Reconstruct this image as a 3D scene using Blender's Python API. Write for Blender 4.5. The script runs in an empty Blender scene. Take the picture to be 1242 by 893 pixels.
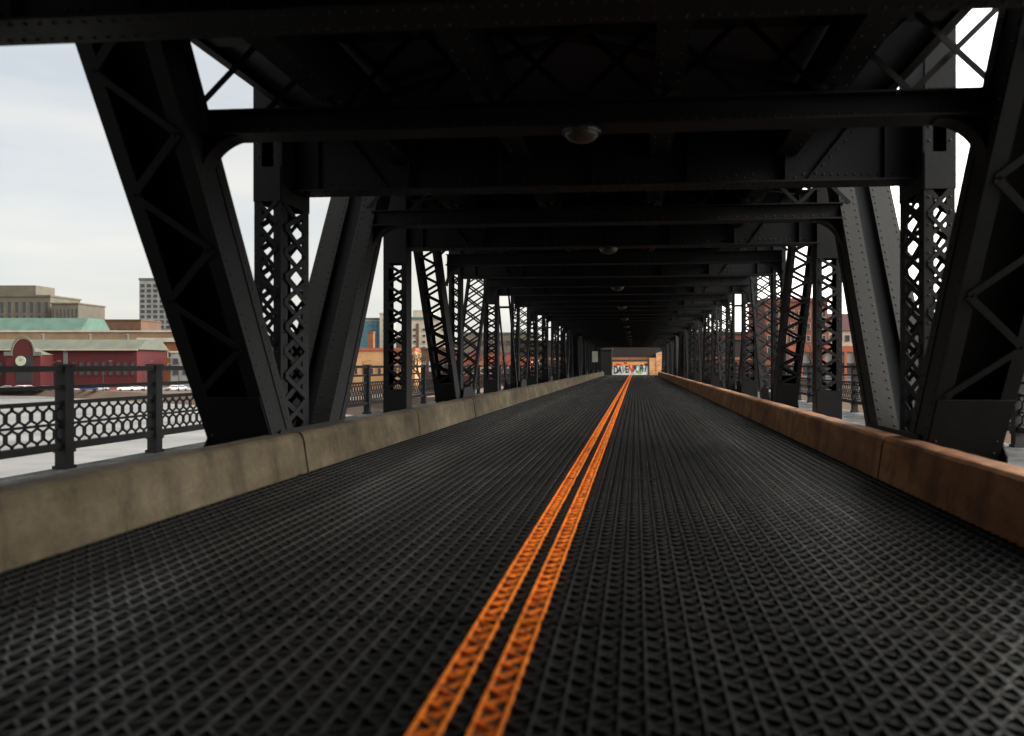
import bpy, bmesh, math, random
from mathutils import Vector, Matrix
random.seed(7)
R = math.radians
sc = bpy.context.scene
col = sc.collection
H = 1.25                      # eye height
YAW = R(4.7); S_, C_ = math.sin(YAW), math.cos(YAW)
FPX, CX, CY = 900.0, 694.0, 443.0
CEN = -0.55                   # bridge centre line
XL, XR = -4.5, 3.45           # truss planes
P1, HP = 9.15, 4.6            # first panel point ahead, half panel length
KMIN, KMAX = -6, 18
YB, YE = P1 + KMIN*HP, P1 + KMAX*HP

def ray(x, t):                # ground position of a picture column at depth t
    w = (x - CX)/FPX
    return Vector((t*(-S_ + w*C_), t*(C_ + w*S_), 0))
def zat(y, t): return H + (CY - y)/FPX*t

# ------------------------------------------------------------------ materials
def mat(name, color, rough=.7, metal=0.0, spec=.5):
    m = bpy.data.materials.new(name); m.use_nodes = True
    b = m.node_tree.nodes['Principled BSDF']
    b.inputs['Base Color'].default_value = (*color, 1)
    b.inputs['Roughness'].default_value = rough
    b.inputs['Metallic'].default_value = metal
    b.inputs['Specular IOR Level'].default_value = spec
    return m
class NT:
    def __init__(s, m): s.t = m.node_tree; s.b = s.t.nodes['Principled BSDF']
    def n(s, kind, **kw):
        nd = s.t.nodes.new(kind)
        for k, v in kw.items(): setattr(nd, k, v)
        return nd
    def l(s, a, b): s.t.links.new(a, b)
    def pos(s, scale=(1,1,1)):
        g = s.n('ShaderNodeNewGeometry'); mp = s.n('ShaderNodeMapping')
        mp.inputs['Scale'].default_value = scale
        s.l(g.outputs['Position'], mp.inputs['Vector']); return mp.outputs['Vector']
    def noise(s, vec, scale, detail=4, rough=.6):
        n = s.n('ShaderNodeTexNoise'); n.inputs['Scale'].default_value = scale
        n.inputs['Detail'].default_value = detail; n.inputs['Roughness'].default_value = rough
        s.l(vec, n.inputs['Vector']); return n.outputs['Fac']
    def ramp(s, fac, stops):
        r = s.n('ShaderNodeValToRGB'); e = r.color_ramp.elements
        while len(e) < len(stops): e.new(.5)
        for i, (p, c) in enumerate(stops):
            e[i].position = p; e[i].color = (*c, 1) if len(c) == 3 else c
        s.l(fac, r.inputs['Fac']); return r.outputs['Color']
    def mix(s, fac, a, b, mode='MIX'):
        m = s.n('ShaderNodeMix', data_type='RGBA', blend_type=mode)
        for v, i in ((fac, 0), (a, 6), (b, 7)):
            if hasattr(v, 'links'): s.l(v, m.inputs[i])
            else: m.inputs[i].default_value = v if i == 0 else (*v, 1)
        return m.outputs[2]
    def bump(s, h, strength=.3, dist=.01):
        b = s.n('ShaderNodeBump'); b.inputs['Strength'].default_value = strength
        b.inputs['Distance'].default_value = dist
        s.l(h, b.inputs['Height']); s.l(b.outputs['Normal'], s.b.inputs['Normal'])
    def color(s, c): s.l(c, s.b.inputs['Base Color'])
    def roughness(s, f, lo, hi):
        m = s.n('ShaderNodeMapRange'); m.inputs['To Min'].default_value = lo; m.inputs['To Max'].default_value = hi
        s.l(f, m.inputs['Value']); s.l(m.outputs['Result'], s.b.inputs['Roughness'])
g3 = lambda v: (v, v, v)

def noisy(name, stops, scale=2.0, rough=(.6, .9), stretch=(1,1,1), bump=.2, metal=0, spec=.5, bdist=.01):
    m = mat(name, stops[0][1], .7, metal, spec); t = NT(m)
    f = t.noise(t.pos(stretch), scale, 6)
    t.color(t.ramp(f, stops)); t.roughness(f, *rough)
    if bump: t.bump(t.noise(t.pos(), scale*9, 5), bump, bdist)
    return m

STEEL = noisy('painted_steel', [(.3, (0.00558,0.006045,0.007208)), (.55, (0.009765,0.009997,0.01116)), (.72, (0.01395,0.01302,0.01209)), (.85, (0.01767,0.01116,0.007905))], 1.7, (.5,.75), (1,1,.5), .25, spec=.22)
STEEL2 = noisy('lit_plate_steel', [(.3, (0.01094,0.01094,0.009945)), (.55, (0.0179,0.0174,0.01541)), (.68, (0.02387,0.02188,0.0179)), (.80, (0.02238,0.01144,0.006464))], 2.2, (.5,.75), (1,1,.35), .25, spec=.3)  # lighter copy of the steel for lit plates, the light put into its colour
RIVET = noisy('rivet_rust', [(.3, (.012,.011,.011)), (.7, (.03,.022,.017))], 9, (.6,.8), bump=0)
DECKM = noisy('deck_plate', [(.3, (0.03456,0.04032,0.05184)), (.6, (0.0576,0.06624,0.08064)), (.8, (0.0792,0.072,0.0648))], .9, (.5,.8), bump=.3)
IRON = noisy('railing_iron', [(.35, (0.0075,0.0075,0.00825)), (.7, (0.0195,0.018,0.01725))], 5, (.5,.8), bump=.1)
LAMPG = noisy('lamp_glass', [(.3, (0.064,0.058,0.04)), (.8, (0.036,0.032,0.022))], 14, (.25,.5), bump=0)
LAMPR = mat('lamp_rim', (.05,.05,.05), .5, .6)

def barrier_mat(name, cols, streak):
    m = mat(name, cols[1], .85, 0, .3); t = NT(m)
    big = t.noise(t.pos((1, .5, 1)), 1.1, 5, .65)
    base = t.ramp(big, [(.30, cols[0]), (.5, cols[1]), (.68, cols[2]), (.82, cols[3])])
    st = t.noise(t.pos((1.3, 1.5, .35)), 1.4, 4, .55)
    c2 = t.mix(t.ramp(st, [(.50, g3(0)), (.72, g3(.6))]), base, streak)
    fine = t.noise(t.pos(), 26, 6, .7)
    mott = t.noise(t.pos((1, 1, .6)), 3.2, 7, .75)
    c2 = t.mix(.75, c2, t.ramp(mott, [(.32, g3(.35)), (.5, g3(.85)), (.7, g3(1.1))]), 'MULTIPLY')
    c3 = t.mix(.45, c2, t.ramp(fine, [(.3, g3(.45)), (.65, g3(1.0))]), 'MULTIPLY')
    g = t.n('ShaderNodeNewGeometry'); sp = t.n('ShaderNodeSeparateXYZ'); t.l(g.outputs['Normal'], sp.inputs[0])
    t.color(c3); t.roughness(fine, .75, .95); t.bump(fine, .35, .008)
    return m
BAR_L = barrier_mat('weathered_concrete', [(.045,.033,.019), (.105,.079,.045), (.17,.135,.085), (.16,.075,.03)], (.032,.024,.015))
BAR_R = barrier_mat('rust_stained_concrete', [(.12,.052,.024), (.27,.118,.045), (.42,.21,.09), (.56,.13,.022)], (.07,.03,.016))

RX0, RX1 = -3.87, 2.69
def grate_mat():
    m = mat('grating_steel', (.07,.07,.07), .45, .5); t = NT(m)
    f = t.noise(t.pos((3.0, .22, 1)), 1.0, 5, .6)          # long wheel paths
    fine = t.noise(t.pos(), 30, 3)
    g = t.n('ShaderNodeNewGeometry'); sp = t.n('ShaderNodeSeparateXYZ'); t.l(g.outputs['Position'], sp.inputs[0])
    cv = t.n('ShaderNodeMapRange'); cv.inputs['From Min'].default_value = RX0; cv.inputs['From Max'].default_value = RX1; t.l(sp.outputs['X'], cv.inputs['Value'])
    trk = t.ramp(cv.outputs['Result'], [((x-RX0)/(RX1-RX0), g3(v)) for x, v in ((RX0,0),(-3.35,.02),(-2.65,.34),(-2.1,.1),(-1.45,.16),(-1.0,.02),(-.1,.02),(.25,.14),(.85,.10),(1.55,.34),(2.2,.04))])
    ad = t.n('ShaderNodeMath', operation='ADD'); t.l(f, ad.inputs[0]); t.l(trk, ad.inputs[1]); f = ad.outputs[0]
    oi = t.n('ShaderNodeObjectInfo')
    c = t.ramp(f, [(.36, (0.02495,0.02495,0.02606)), (.56, (0.05544,0.05433,0.051)), (.88, (0.1663,0.1608,0.1469))])
    c = t.mix(.5, c, t.ramp(oi.outputs['Random'], [(0, g3(.55)), (1, g3(1.15))]), 'MULTIPLY')
    c = t.mix(.5, c, t.ramp(fine, [(.3, g3(.4)), (.7, g3(1.1))]), 'MULTIPLY')
    t.color(c); t.roughness(f, .70, .34)
    return m
GRATE = grate_mat()
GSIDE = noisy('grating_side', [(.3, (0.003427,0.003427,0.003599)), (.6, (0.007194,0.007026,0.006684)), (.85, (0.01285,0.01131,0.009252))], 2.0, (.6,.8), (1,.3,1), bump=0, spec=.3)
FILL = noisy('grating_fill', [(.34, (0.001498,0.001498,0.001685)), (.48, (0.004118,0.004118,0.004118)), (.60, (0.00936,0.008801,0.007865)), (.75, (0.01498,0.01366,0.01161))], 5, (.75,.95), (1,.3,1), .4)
YEL = noisy('orange_line_paint', [(.30, (.22,.05,.008)), (.42, (.80,.17,.005)), (.6, (.95,.24,.006)), (.85, (.85,.15,.005))], 5, (.5,.75), bump=.1)
def yfill(name, st):
    m = mat(name, (.5,.12,.01), .8); t = NT(m)
    f = t.noise(t.pos((14, 9, 1)), 1.5, 4, .6)
    t.color(t.ramp(f, [(st[0], (.02,.016,.012)), (st[1], (.42,.09,.006)), (st[2], (.92,.23,.006))]))
    return m
YFILL = yfill('dribbled_line_paint', (.50, .60, .74)); YSIDE = yfill('line_paint_on_webs', (.30, .42, .54))
def walk():
    m = mat('walkway_concrete', (.2,.2,.2), .9); t = NT(m)
    f = t.noise(t.pos((1, .6, 1)), 2.4, 6, .7); fine = t.noise(t.pos(), 24, 6)
    c = t.ramp(f, [(.42, (.022,.022,.022)), (.55, (.075,.075,.07)), (.68, (.19,.19,.185))])
    t.color(t.mix(.4, c, t.ramp(fine, [(.3, g3(.4)), (.7, g3(1))]), 'MULTIPLY')); t.bump(fine, .4, .01)
    return m
WALK = walk()
PLATE = noisy('dirty_curb_plate', [(.3, (.014,.014,.015)), (.55, (.03,.03,.03)), (.8, (.08,.075,.065))], 4, (.7,.95), bump=.6)
def ice():
    m = mat('river_ice', (.75,.77,.78), .6); t = NT(m)
    f = t.noise(t.pos((.05, .12, 1)), 1.0, 9, .7)
    t.color(t.ramp(f, [(.34, (0.06,0.06225,0.06375)), (.45, (0.135,0.1312,0.1237)), (.62, (0.195,0.1875,0.174))])); return m
ICE = ice()
GROUND = noisy('bank_ground', [(.3, (0.06,0.03375,0.01875)), (.5, (0.09,0.05625,0.03375)), (.7, (0.1275,0.0975,0.075))], .06, (.8,1), bump=0)
ASPH = noisy('asphalt', [(.3, (.04,.04,.042)), (.7, (.07,.07,.068))], 1.4, (.8,.95), bump=.3)

def brick(name, c1, c2, mortar, scale=4.0):
    m = mat(name, c1, .9); t = NT(m); b = t.n('ShaderNodeTexBrick')
    b.inputs['Scale'].default_value = scale
    b.inputs['Color1'].default_value = (*c1, 1); b.inputs['Color2'].default_value = (*c2, 1); b.inputs['Mortar'].default_value = (*mortar, 1)
    g = t.n('ShaderNodeNewGeometry'); sp = t.n('ShaderNodeSeparateXYZ'); cb = t.n('ShaderNodeCombineXYZ'); ad = t.n('ShaderNodeMath', operation='ADD')
    t.l(g.outputs['Position'], sp.inputs[0]); t.l(sp.outputs['X'], ad.inputs[0]); t.l(sp.outputs['Y'], ad.inputs[1])
    t.l(ad.outputs[0], cb.inputs['X']); t.l(sp.outputs['Z'], cb.inputs['Y']); t.l(cb.outputs[0], b.inputs['Vector'])
    f = t.noise(t.pos(), .8, 5)
    t.color(t.mix(.5, b.outputs['Color'], t.ramp(f, [(.3, g3(.5)), (.7, g3(1.1))]), 'MULTIPLY')); return m

# ------------------------------------------------------------------ mesh helpers
class MB:
    def __init__(s): s.v = []; s.f = []; s.mi = []
    def add(s, vs, fs, m=0):
        o = len(s.v); s.v += [tuple(v) for v in vs]
        s.f += [tuple(i + o for i in f) for f in fs]; s.mi += [m]*len(fs); return s
    def box(s, x0, x1, y0, y1, z0, z1, m=0):
        return s.add([(x0,y0,z0),(x1,y0,z0),(x1,y1,z0),(x0,y1,z0),(x0,y0,z1),(x1,y0,z1),(x1,y1,z1),(x0,y1,z1)],
            [(0,3,2,1),(4,5,6,7),(0,1,5,4),(1,2,6,5),(2,3,7,6),(3,0,4,7)], m)
    def bar(s, a, b, w, t, up=(0,1,0), m=0):      # flat bar a->b, width w across, thickness t along 'up'
        a, b, up = Vector(a), Vector(b), Vector(up).normalized()
        d = (b - a).normalized(); sd = d.cross(up).normalized()*w/2; u = up*t/2
        return s.add([a-sd-u, a+sd-u, a+sd+u, a-sd+u, b-sd-u, b+sd-u, b+sd+u, b-sd+u],
            [(0,1,2,3),(7,6,5,4),(0,4,5,1),(1,5,6,2),(2,6,7,3),(3,7,4,0)], m)
    def tube(s, a, b, r0, r1, n=8, m=0, caps=True):
        a, b = Vector(a), Vector(b); d = (b-a).normalized()
        q = d.to_track_quat('Z', 'Y'); vs = []
        for p, r in ((a, r0), (b, r1)):
            for i in range(n):
                an = 2*math.pi*i/n; vs.append(p + q @ Vector((r*math.cos(an), r*math.sin(an), 0)))
        fs = [(i, (i+1)%n, n+(i+1)%n, n+i) for i in range(n)]
        if caps: fs += [tuple(range(n))[::-1], tuple(range(n, 2*n))]
        return s.add(vs, fs, m)
    def prism(s, pts, axis, a0, a1, m=0):         # polygon pts (2D) extruded along axis
        def P(p, a): return {'x': (a, p[0], p[1]), 'y': (p[0], a, p[1]), 'z': (p[0], p[1], a)}[axis]
        n = len(pts); vs = [P(p, a0) for p in pts] + [P(p, a1) for p in pts]
        fs = [tuple(range(n)), tuple(range(n, 2*n))[::-1]] + [(i, n+i, n+(i+1)%n, (i+1)%n) for i in range(n)]
        return s.add(vs, fs, m)
    def rivet(s, p, nrm, r=.016, h=.012, m=0):
        p, nrm = Vector(p), Vector(nrm).normalized(); q = nrm.to_track_quat('Z', 'Y'); vs = []
        for rr, hh in ((r, 0), (r*.75, h*.7)):
            for i in range(6):
                an = math.pi/3*i; vs.append(p + q @ Vector((rr*math.cos(an), rr*math.sin(an), hh)))
        vs.append(p + nrm*h)
        fs = [(i, (i+1)%6, 6+(i+1)%6, 6+i) for i in range(6)] + [(6+i, 6+(i+1)%6, 12) for i in range(6)]
        return s.add(vs, fs, m)
    def lathe(s, prof, n=24, m=0, c=(0,0,0)):
        vs = []; k = len(prof)
        for i in range(n):
            an = 2*math.pi*i/n
            for r, z in prof: vs.append((c[0]+r*math.cos(an), c[1]+r*math.sin(an), c[2]+z))
        fs = [(i*k+j, ((i+1)%n)*k+j, ((i+1)%n)*k+j+1, i*k+j+1) for i in range(n) for j in range(k-1)]
        return s.add(vs, fs, m)
    def mesh(s, name, *mats):
        me = bpy.data.meshes.new(name); me.from_pydata(s.v, [], s.f)
        for m in mats: me.materials.append(m)
        me.polygons.foreach_set('material_index', s.mi)
        bm = bmesh.new(); bm.from_mesh(me); bmesh.ops.recalc_face_normals(bm, faces=bm.faces); bm.to_mesh(me); bm.free()
        me.update(); return me
def obj(name, data, parent=None, loc=None, mw=None):
    o = bpy.data.objects.new(name, data); col.objects.link(o)
    if parent: o.parent = parent
    if loc is not None: o.location = loc
    if mw is not None: o.matrix_basis = mw
    return o
def tag(o, label, cat, group=None):
    o['label'] = label; o['category'] = cat
    if group: o['group'] = group
    return o
def thing(name, label, cat, loc=(0,0,0), rz=0, group=None):
    o = obj(name, None, loc=loc); o.rotation_euler = (0,0,rz); o.empty_display_size = .3
    return tag(o, label, cat, group)
def struct(name, me, loc=None):
    o = obj(name, me, loc=loc); o['kind'] = 'structure'; return o
def copy_tree(o, parent=None):
    c = o.copy(); col.objects.link(c)
    if parent: c.parent = parent
    for ch in list(o.children): copy_tree(ch, c)
    return c
ORD = ['first','second','third','fourth','fifth','sixth','seventh','eighth','ninth','tenth','eleventh','twelfth','thirteenth','fourteenth','fifteenth','sixteenth','seventeenth','eighteenth','nineteenth','twentieth','twenty-first','twenty-second','twenty-third','twenty-fourth']

# ------------------------------------------------------------------ the bridge: ONE thing with its parts
bridge = thing('truss_bridge', 'black riveted steel truss bridge whose upper deck roofs the whole road', 'bridge', (CEN, 0, 0))
def bpart(name, me, world, parent=None):          # world matrix -> local to the bridge empty
    o = obj(name, me, parent or bridge)
    o.matrix_basis = Matrix.Translation((-CEN, 0, 0)) @ world
    return o

def lace(mb, x0, x1, y, z0, z1, pitch, w=.055, t=.012, flip=0, double=False, axis='y'):
    n = max(2, int(round((z1-z0)/(pitch/2)))); h = (z1-z0)/n
    for i in range(n):
        for dbl in ((0, 1) if double else (0,)):
            a, b = (x0, x1) if (i + flip + dbl) % 2 == 0 else (x1, x0)
            za, zb = z0 + i*h, z0 + (i+1)*h
            yy = y + (.012 if dbl else 0)
            if axis == 'y': mb.bar((a, yy, za), (b, yy, zb), w, t, (0,1,0))
            else: mb.bar((yy, a, za), (yy, b, zb), w, t, (1,0,0))
            e = .018 if axis == 'y' else 0
def rows(mb, pts_x, y, z0, z1, step, nrm, m=1):
    n = int((z1-z0)/step)
    for x in pts_x:
        for i in range(n): mb.rivet((x, y, z0 + (i+.5)*step), nrm, m=m)

def end_member(L, s_in):     # big raking box member; local z = length, -y = laced face, +y = plated face, x = across
    w, d = .38, .22
    f = MB()
    for sx in (-1, 1):
        f.box(*sorted((sx*w, sx*(w-.03))), -d, d, 0, L, 1)                       # web
        f.box(*sorted((sx*(w+.012), sx*(w+.001))), -d, -d+.12, 0, L, 1)           # outer flange angle legs
        f.box(*sorted((sx*(w+.012), sx*(w+.001))), d-.12, d, 0, L, 1)
        f.box(*sorted((sx*(w+.012), sx*(w-.14))), -d-.016, -d-.001, 0, L, 1)       # laced-side flange
        wid = .30 if sx != s_in else .24
        f.box(*sorted((sx*(w+.012), sx*(w-wid))), d+.001, d+.018, 0, L, 0)         # plated-side flange
        for xx in (w-.03, w-wid+.045):
            for i in range(int(L/.13)): f.rivet((sx*xx, d+.018, .06+i*.13 + (.03 if xx < .3 else 0)), (0,1,0), m=2)
        for yy in (-d+.06, d-.06):
            for i in range(int(L/.15)): f.rivet((sx*(w+.012), yy, .06+i*.15), (sx,0,0), m=2)
    f.box(-w+.03, w-.03, d-.11, d-.095, 0, L, 1)                                   # recessed cover
    lo = 2.25
    f.box(-w+.002, w-.002, -d-.034, -d-.018, 0, lo, 1)                             # solid batten plate at the foot
    for i in range(12):
        for sx in (-1,1): f.rivet((sx*(w-.07), -d-.034, .1+i*.15), (0,-1,0), m=2)
    me = f.mesh('raking_member', STEEL2, STEEL, RIVET)
    g = MB(); lace(g, -w+.07, w-.07, -d-.026, lo+.04, L, 1.15, .07, .014)
    return me, [g.mesh('raking_lacing', STEEL)]
def laced_member(L, w, d, lo, hi, pitch, fl=.09, bw=.05, double=False):
    f = MB(); w2, d2 = w/2, d/2
    for sx in (-1, 1):
        f.box(*sorted((sx*w2, sx*(w2-.022))), -d2, d2, 0, L)
        for sy in (-1, 1):
            f.box(*sorted((sx*(w2+.004), sx*(w2-fl))), *sorted((sy*(d2+.001), sy*(d2+.016))), 0, L)
            rows(f, [sx*(w2-fl*.5)], sy*(d2+.016), 0.05, L, .18, (0, sy, 0))
    for sy in (-1, 1):
        y = sorted((sy*(d2+.018), sy*(d2+.03)))
        f.box(-w2+.004, w2-.004, *y, 0, lo); f.box(-w2+.004, w2-.004, *y, hi, L)
    me = f.mesh('laced_member', STEEL, RIVET)
    x = w2-fl*.55; out = []
    for s in (-1, 1):
        g = MB(); lace(g, -x, x, s*(d2+.024), lo+.01, hi-.01, pitch, bw, .012, s > 0, double)
        out.append(g.mesh('member_lacing', STEEL))
    return me, out
def tower_post(L, w, d, lo, hi):     # four corner angles, laced on all sides
    f = MB(); w2, d2, a = w/2, d/2, .095
    for sx in (-1, 1):
        for sy in (-1, 1):
            f.box(*sorted((sx*w2, sx*(w2-.016))), *sorted((sy*d2, sy*(d2-a*1.9))), 0, L)
            f.box(*sorted((sx*(w2-.017), sx*(w2-a))), *sorted((sy*d2, sy*(d2-.016))), 0, L)
            rows(f, [sx*(w2-a*.55)], sy*d2, .05, L, .16, (0, sy, 0))
            for i in range(int(L/.16)): f.rivet((sx*w2, sy*(d2-a*.9), .05+i*.16), (sx,0,0), m=1)
    for z0, z1, ss in ((0, lo, (-1,1)), (hi, hi+.42, (-1,)), (hi+1.0, L, (-1,)), (hi, L, (1,))):
        for s in ss:
            f.box(-w2+.003, w2-.003, *sorted((s*(d2+.001), s*(d2+.013))), z0, z1)
    for z0, z1 in ((0, lo), (hi, L)):
        for s in (-1, 1): f.box(*sorted((s*(w2+.001), s*(w2+.013))), -d2+.003, d2-.003, z0, z1)
    me = f.mesh('tower_post', STEEL, RIVET)
    out = []
    for s in (-1, 1):
        g = MB(); lace(g, -w2+.05, w2-.05, s*(d2+.007), lo, hi, .58, .05, .012, 0, True); out.append(g.mesh('post_lacing', STEEL))
        g = MB(); lace(g, -d2+.08, d2-.08, s*(w2+.007), lo, hi, .60, .07, .012, 0, True, axis='x'); out.append(g.mesh('post_lacing', STEEL))
    return me, out
def eyebar_pair(L):
    f = MB()
    for sx in (-1, 1): f.box(*sorted((sx*.17, sx*.21)), -.075, .075, 0, L)
    for z in (1.0, L*.5, L-1.2): f.box(-.168, .168, -.04, .04, z, z+.05)
    return f.mesh('eyebar_pair', STEEL), []

ZB, ZT = -.96, 7.4
def frame_for(p, q):                 # local z along p->q, local x = bridge X, local y completes it
    z = (q - p).normalized(); x = Vector((1,0,0)); y = z.cross(x)
    m = Matrix((x, y, z)).transposed().to_4x4(); m.translation = p; return m
DL = math.hypot(HP, ZT-ZB)
KIT = {}
KIT['end', 1], KIT['end', -1] = end_member(DL, 1), end_member(DL, -1)
KIT['laced'] = laced_member(DL, .50, .36, 2.15, DL-1, .46, .09, .055)
KIT['light'] = laced_member(DL, .58, .13, 1.7, DL-1, .86, .06, .045, True)
KIT['eye'] = eyebar_pair(DL)
VL = ZT-ZB
KIT['tower'] = tower_post(VL, .34, .78, .55, 4.22)
KIT['post'] = laced_member(VL, .44, .28, 1.75, 4.12, .38, .095, .055)
KIT['slim'] = laced_member(VL, .30, .26, 1.75, 4.5, .30, .075, .045)
def diag_kind(j):
    return {0:'end', 1:'laced', 2:'light', 3:'eye', 4:'light', 5:'light', 6:'eye', 7:'light', 8:'laced', 9:'end'}[j % 10]
for X, side in ((XL, 1), (XR, -1)):
    for k in range(KMIN, KMAX+1):
        y = P1 + k*HP
        kind = 'tower' if k % 10 == 0 else ('post' if k % 2 and k > 0 else 'slim')
        me, lc = KIT[kind]
        o = bpart('vertical_post', me, Matrix.Translation((X, y, ZB)))
        for q in lc: obj('lacing', q, o)
        if k == KMAX: break
        kind = diag_kind(k)
        yb, yt = (y, y+HP) if k % 2 == 0 else (y+HP, y)
        # k even: foot at k, head at k+1
        me, lc = KIT[('end', side)] if kind == 'end' else KIT[kind]
        m = frame_for(Vector((X, yb, ZB)), Vector((X, yt, ZT)))
        if kind == 'end' and k % 2 == 0:  # plated face (+y local) must look up and out of the span
            m = m @ Matrix.Rotation(math.pi, 4, 'Z')
            me, lc = KIT['end', -side]
        # decide which way local +y looks
        o = bpart('raking_strut' if kind == 'end' else ('eyebar_brace' if kind == 'eye' else 'diagonal_brace'), me, m)
        for q in lc: obj('lacing', q, o)
    # chords
    c = MB()
    for zc, hh in ((ZB-.15, .28), (ZT+.1, .32)): c.box(X-.40, X+.40, YB-.3, YE+.3, zc-hh, zc+hh)
    c0 = MB().box(-.40, .40, YB-.3, YE+.3, -.28, .28).mesh('chord', STEEL)
    bpart('bottom_chord', c0, Matrix.Translation((X, 0, ZB-.17)))
    bpart('top_chord', c0, Matrix.Translation((X, 0, ZT+.12)))
    # gusset plates at the lower panel points
    gp = MB(); prof = [(-1.0,-1.0),(1.0,-1.0),(1.05,.3),(.9,.5),(-.9,.5),(-1.05,.3)]
    gp.prism(prof, 'x', .412, .428)
    gp.prism(prof, 'x', -.428, -.412)
    for s in (-1, 1):
        for i in range(16):
            for zz in (.40, .1): gp.rivet((s*.428, -.85+i*.113, zz), (s,0,0), m=1)
    gm = gp.mesh('gusset', STEEL, RIVET)
    for k in range(KMIN, KMAX+1):
        if k % 10 in (0,):
            bpart('gusset_plate', gm, Matrix.Translation((X, P1+k*HP, 0)))
    sg = MB(); prof = [(-.75,-1.0),(.75,-1.0),(.75,.3),(.45,.7),(-.45,.7),(-.75,.3)]
    sg.prism(prof, 'x', .312, .326); sg.prism(prof, 'x', -.326, -.312); sm = sg.mesh('gusset_small', STEEL)
    for k in range(KMIN, KMAX+1):
        if k % 2 == 0 and k % 10: bpart('gusset_plate', sm, Matrix.Translation((X, P1+k*HP, 0)))

# cross beams and sway struts
BX0, BX1 = XL+.16, XR-.16
ZU, ZD = 3.45, 4.40
def floor_beam():
    f = MB(); f.box(BX0, BX1, -.012, .012, ZU, ZD-.02)
    for z in (ZU, ZD-.02):
        f.box(BX0, BX1, -.18, .18, *( (z-.022, z) if z == ZU else (z, z+.015)))
    for s in (-1, 1):
        f.box(BX0, BX1, *sorted((s*.013, s*.03)), ZU+.001, ZU+.14)
        f.box(BX0, BX1, *sorted((s*.013, s*.03)), ZD-.16, ZD-.021)
        n = int((BX1-BX0)/.1)
        for i in range(n):
            f.rivet((BX0+.05+i*.1, s*.03, ZU+.06 + (.04 if i%2 else 0)), (0,s,0), m=1)
            f.rivet((BX0+.05+i*.1, s*.11, ZU-.022), (0,0,-1), m=1)
        for i in range(7):
            x = BX0 + .35 + i*(BX1-BX0-.7)/6
            f.box(x-.045, x+.045, *sorted((s*.031, s*.045)), ZU+.01, ZD-.03)
            f.box(x-.008, x+.008, *sorted((s*.046, s*.12)), ZU+.01, ZD-.03)
        # end connection plates reach the trusses as a splayed knee web
    for sgn, xe in ((1, BX0), (-1, BX1)):
        pts = [(xe, ZU+.02), (xe+sgn*1.25, ZU+.02), (xe+sgn*.55, ZD-.03), (xe, ZD-.03)]
        for s in (-1, 1):
            a = sorted((s*.046, s*.06)); f.prism(pts, 'y', *a)
            for i in range(12): f.rivet((xe+sgn*(.06+i*.09), s*.06, ZU+.08), (0,s,0), m=1)
            for i in range(8): f.rivet((xe+sgn*.06, s*.06, ZU+.16+i*.09), (0,s,0), m=1)
            for i in range(8): f.rivet((xe+sgn*(1.14-i*.085), s*.06, ZU+.1+i*.095), (0,s,0), m=1)
    return f.mesh('floor_beam', STEEL, RIVET)
FB = floor_beam()
def sway_strut():
    f = MB(); a, b = XL+.36, XR-.36
    f.box(a, b, -.15, .15, 3.43, 3.452); f.box(a, b, -.012, .012, 3.453, 3.66); f.box(a, b, -.11, .11, 3.661, 3.678)
    for s in (-1, 1):
        f.box(a, b, *sorted((s*.013, s*.028)), 3.453, 3.53)
        for i in range(int((b-a)/.14)): f.rivet((a+.07+i*.14, s*.028, 3.50), (0,s,0), m=1)
    f.box(a, XR-.64, -.1, .1, 4.36, 4.39)
    me = f.mesh('sway_strut', STEEL, RIVET)
    g = MB(); n = 10; a0, b0 = XL+.2, XR-.25; p = (b0-a0)/n
    for i in range(n):
        g.bar((a0+i*p, .02, 3.68), (a0+(i+1)*p, .02, 4.42), .055, .012)
        if i: g.bar((a0+(i+1)*p, -.02, 3.68), (a0+i*p, -.02, 4.42), .055, .012)
    lm = g.mesh('strut_lattice', STEEL)
    ks = []
    for sgn, xe in ((1, a), (-1, b)):
        k = MB()
        r = .44; cx, cz = xe+sgn*r, 3.429-r
        arc = [(cx - sgn*r*math.cos(t), cz + r*math.sin(t)) for t in [math.pi/2*i/10 for i in range(11)]]
        for i in range(10):
            p0, p1 = arc[i], arc[i+1]
            k.add([(p0[0],-.012,p0[1]),(p1[0],-.012,p1[1]),(p1[0],-.012,3.429),(p0[0],-.012,3.429),
                   (p0[0],.012,p0[1]),(p1[0],.012,p1[1]),(p1[0],.012,3.429),(p0[0],.012,3.429)],
                  [(0,1,2,3),(7,6,5,4),(0,4,5,1),(1,5,6,2),(2,6,7,3),(3,7,4,0)])
            d = Vector((p1[0]-p0[0], 0, p1[1]-p0[1])).normalized(); nn = Vector((d.z,0,-d.x))*.008
            q0, q1 = Vector((p0[0],0,p0[1])), Vector((p1[0],0,p1[1]))
            k.bar(q0-nn, q1-nn, .2, .014, up=nn)
        ks.append(k.mesh('knee_bracket', STEEL))
    return me, lm, ks
SWM, SWL, SWK = sway_strut()
for k in range(KMIN, KMAX+1):
    bpart('cross_beam', FB, Matrix.Translation((0, P1+k*HP, 0)))
    if k < KMAX:
        o = bpart('sway_strut', SWM, Matrix.Translation((0, P1+(k+.5)*HP, 0)))
        obj('lattice', SWL, o); [obj('knee_bracket', q, o) for q in SWK]
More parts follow.
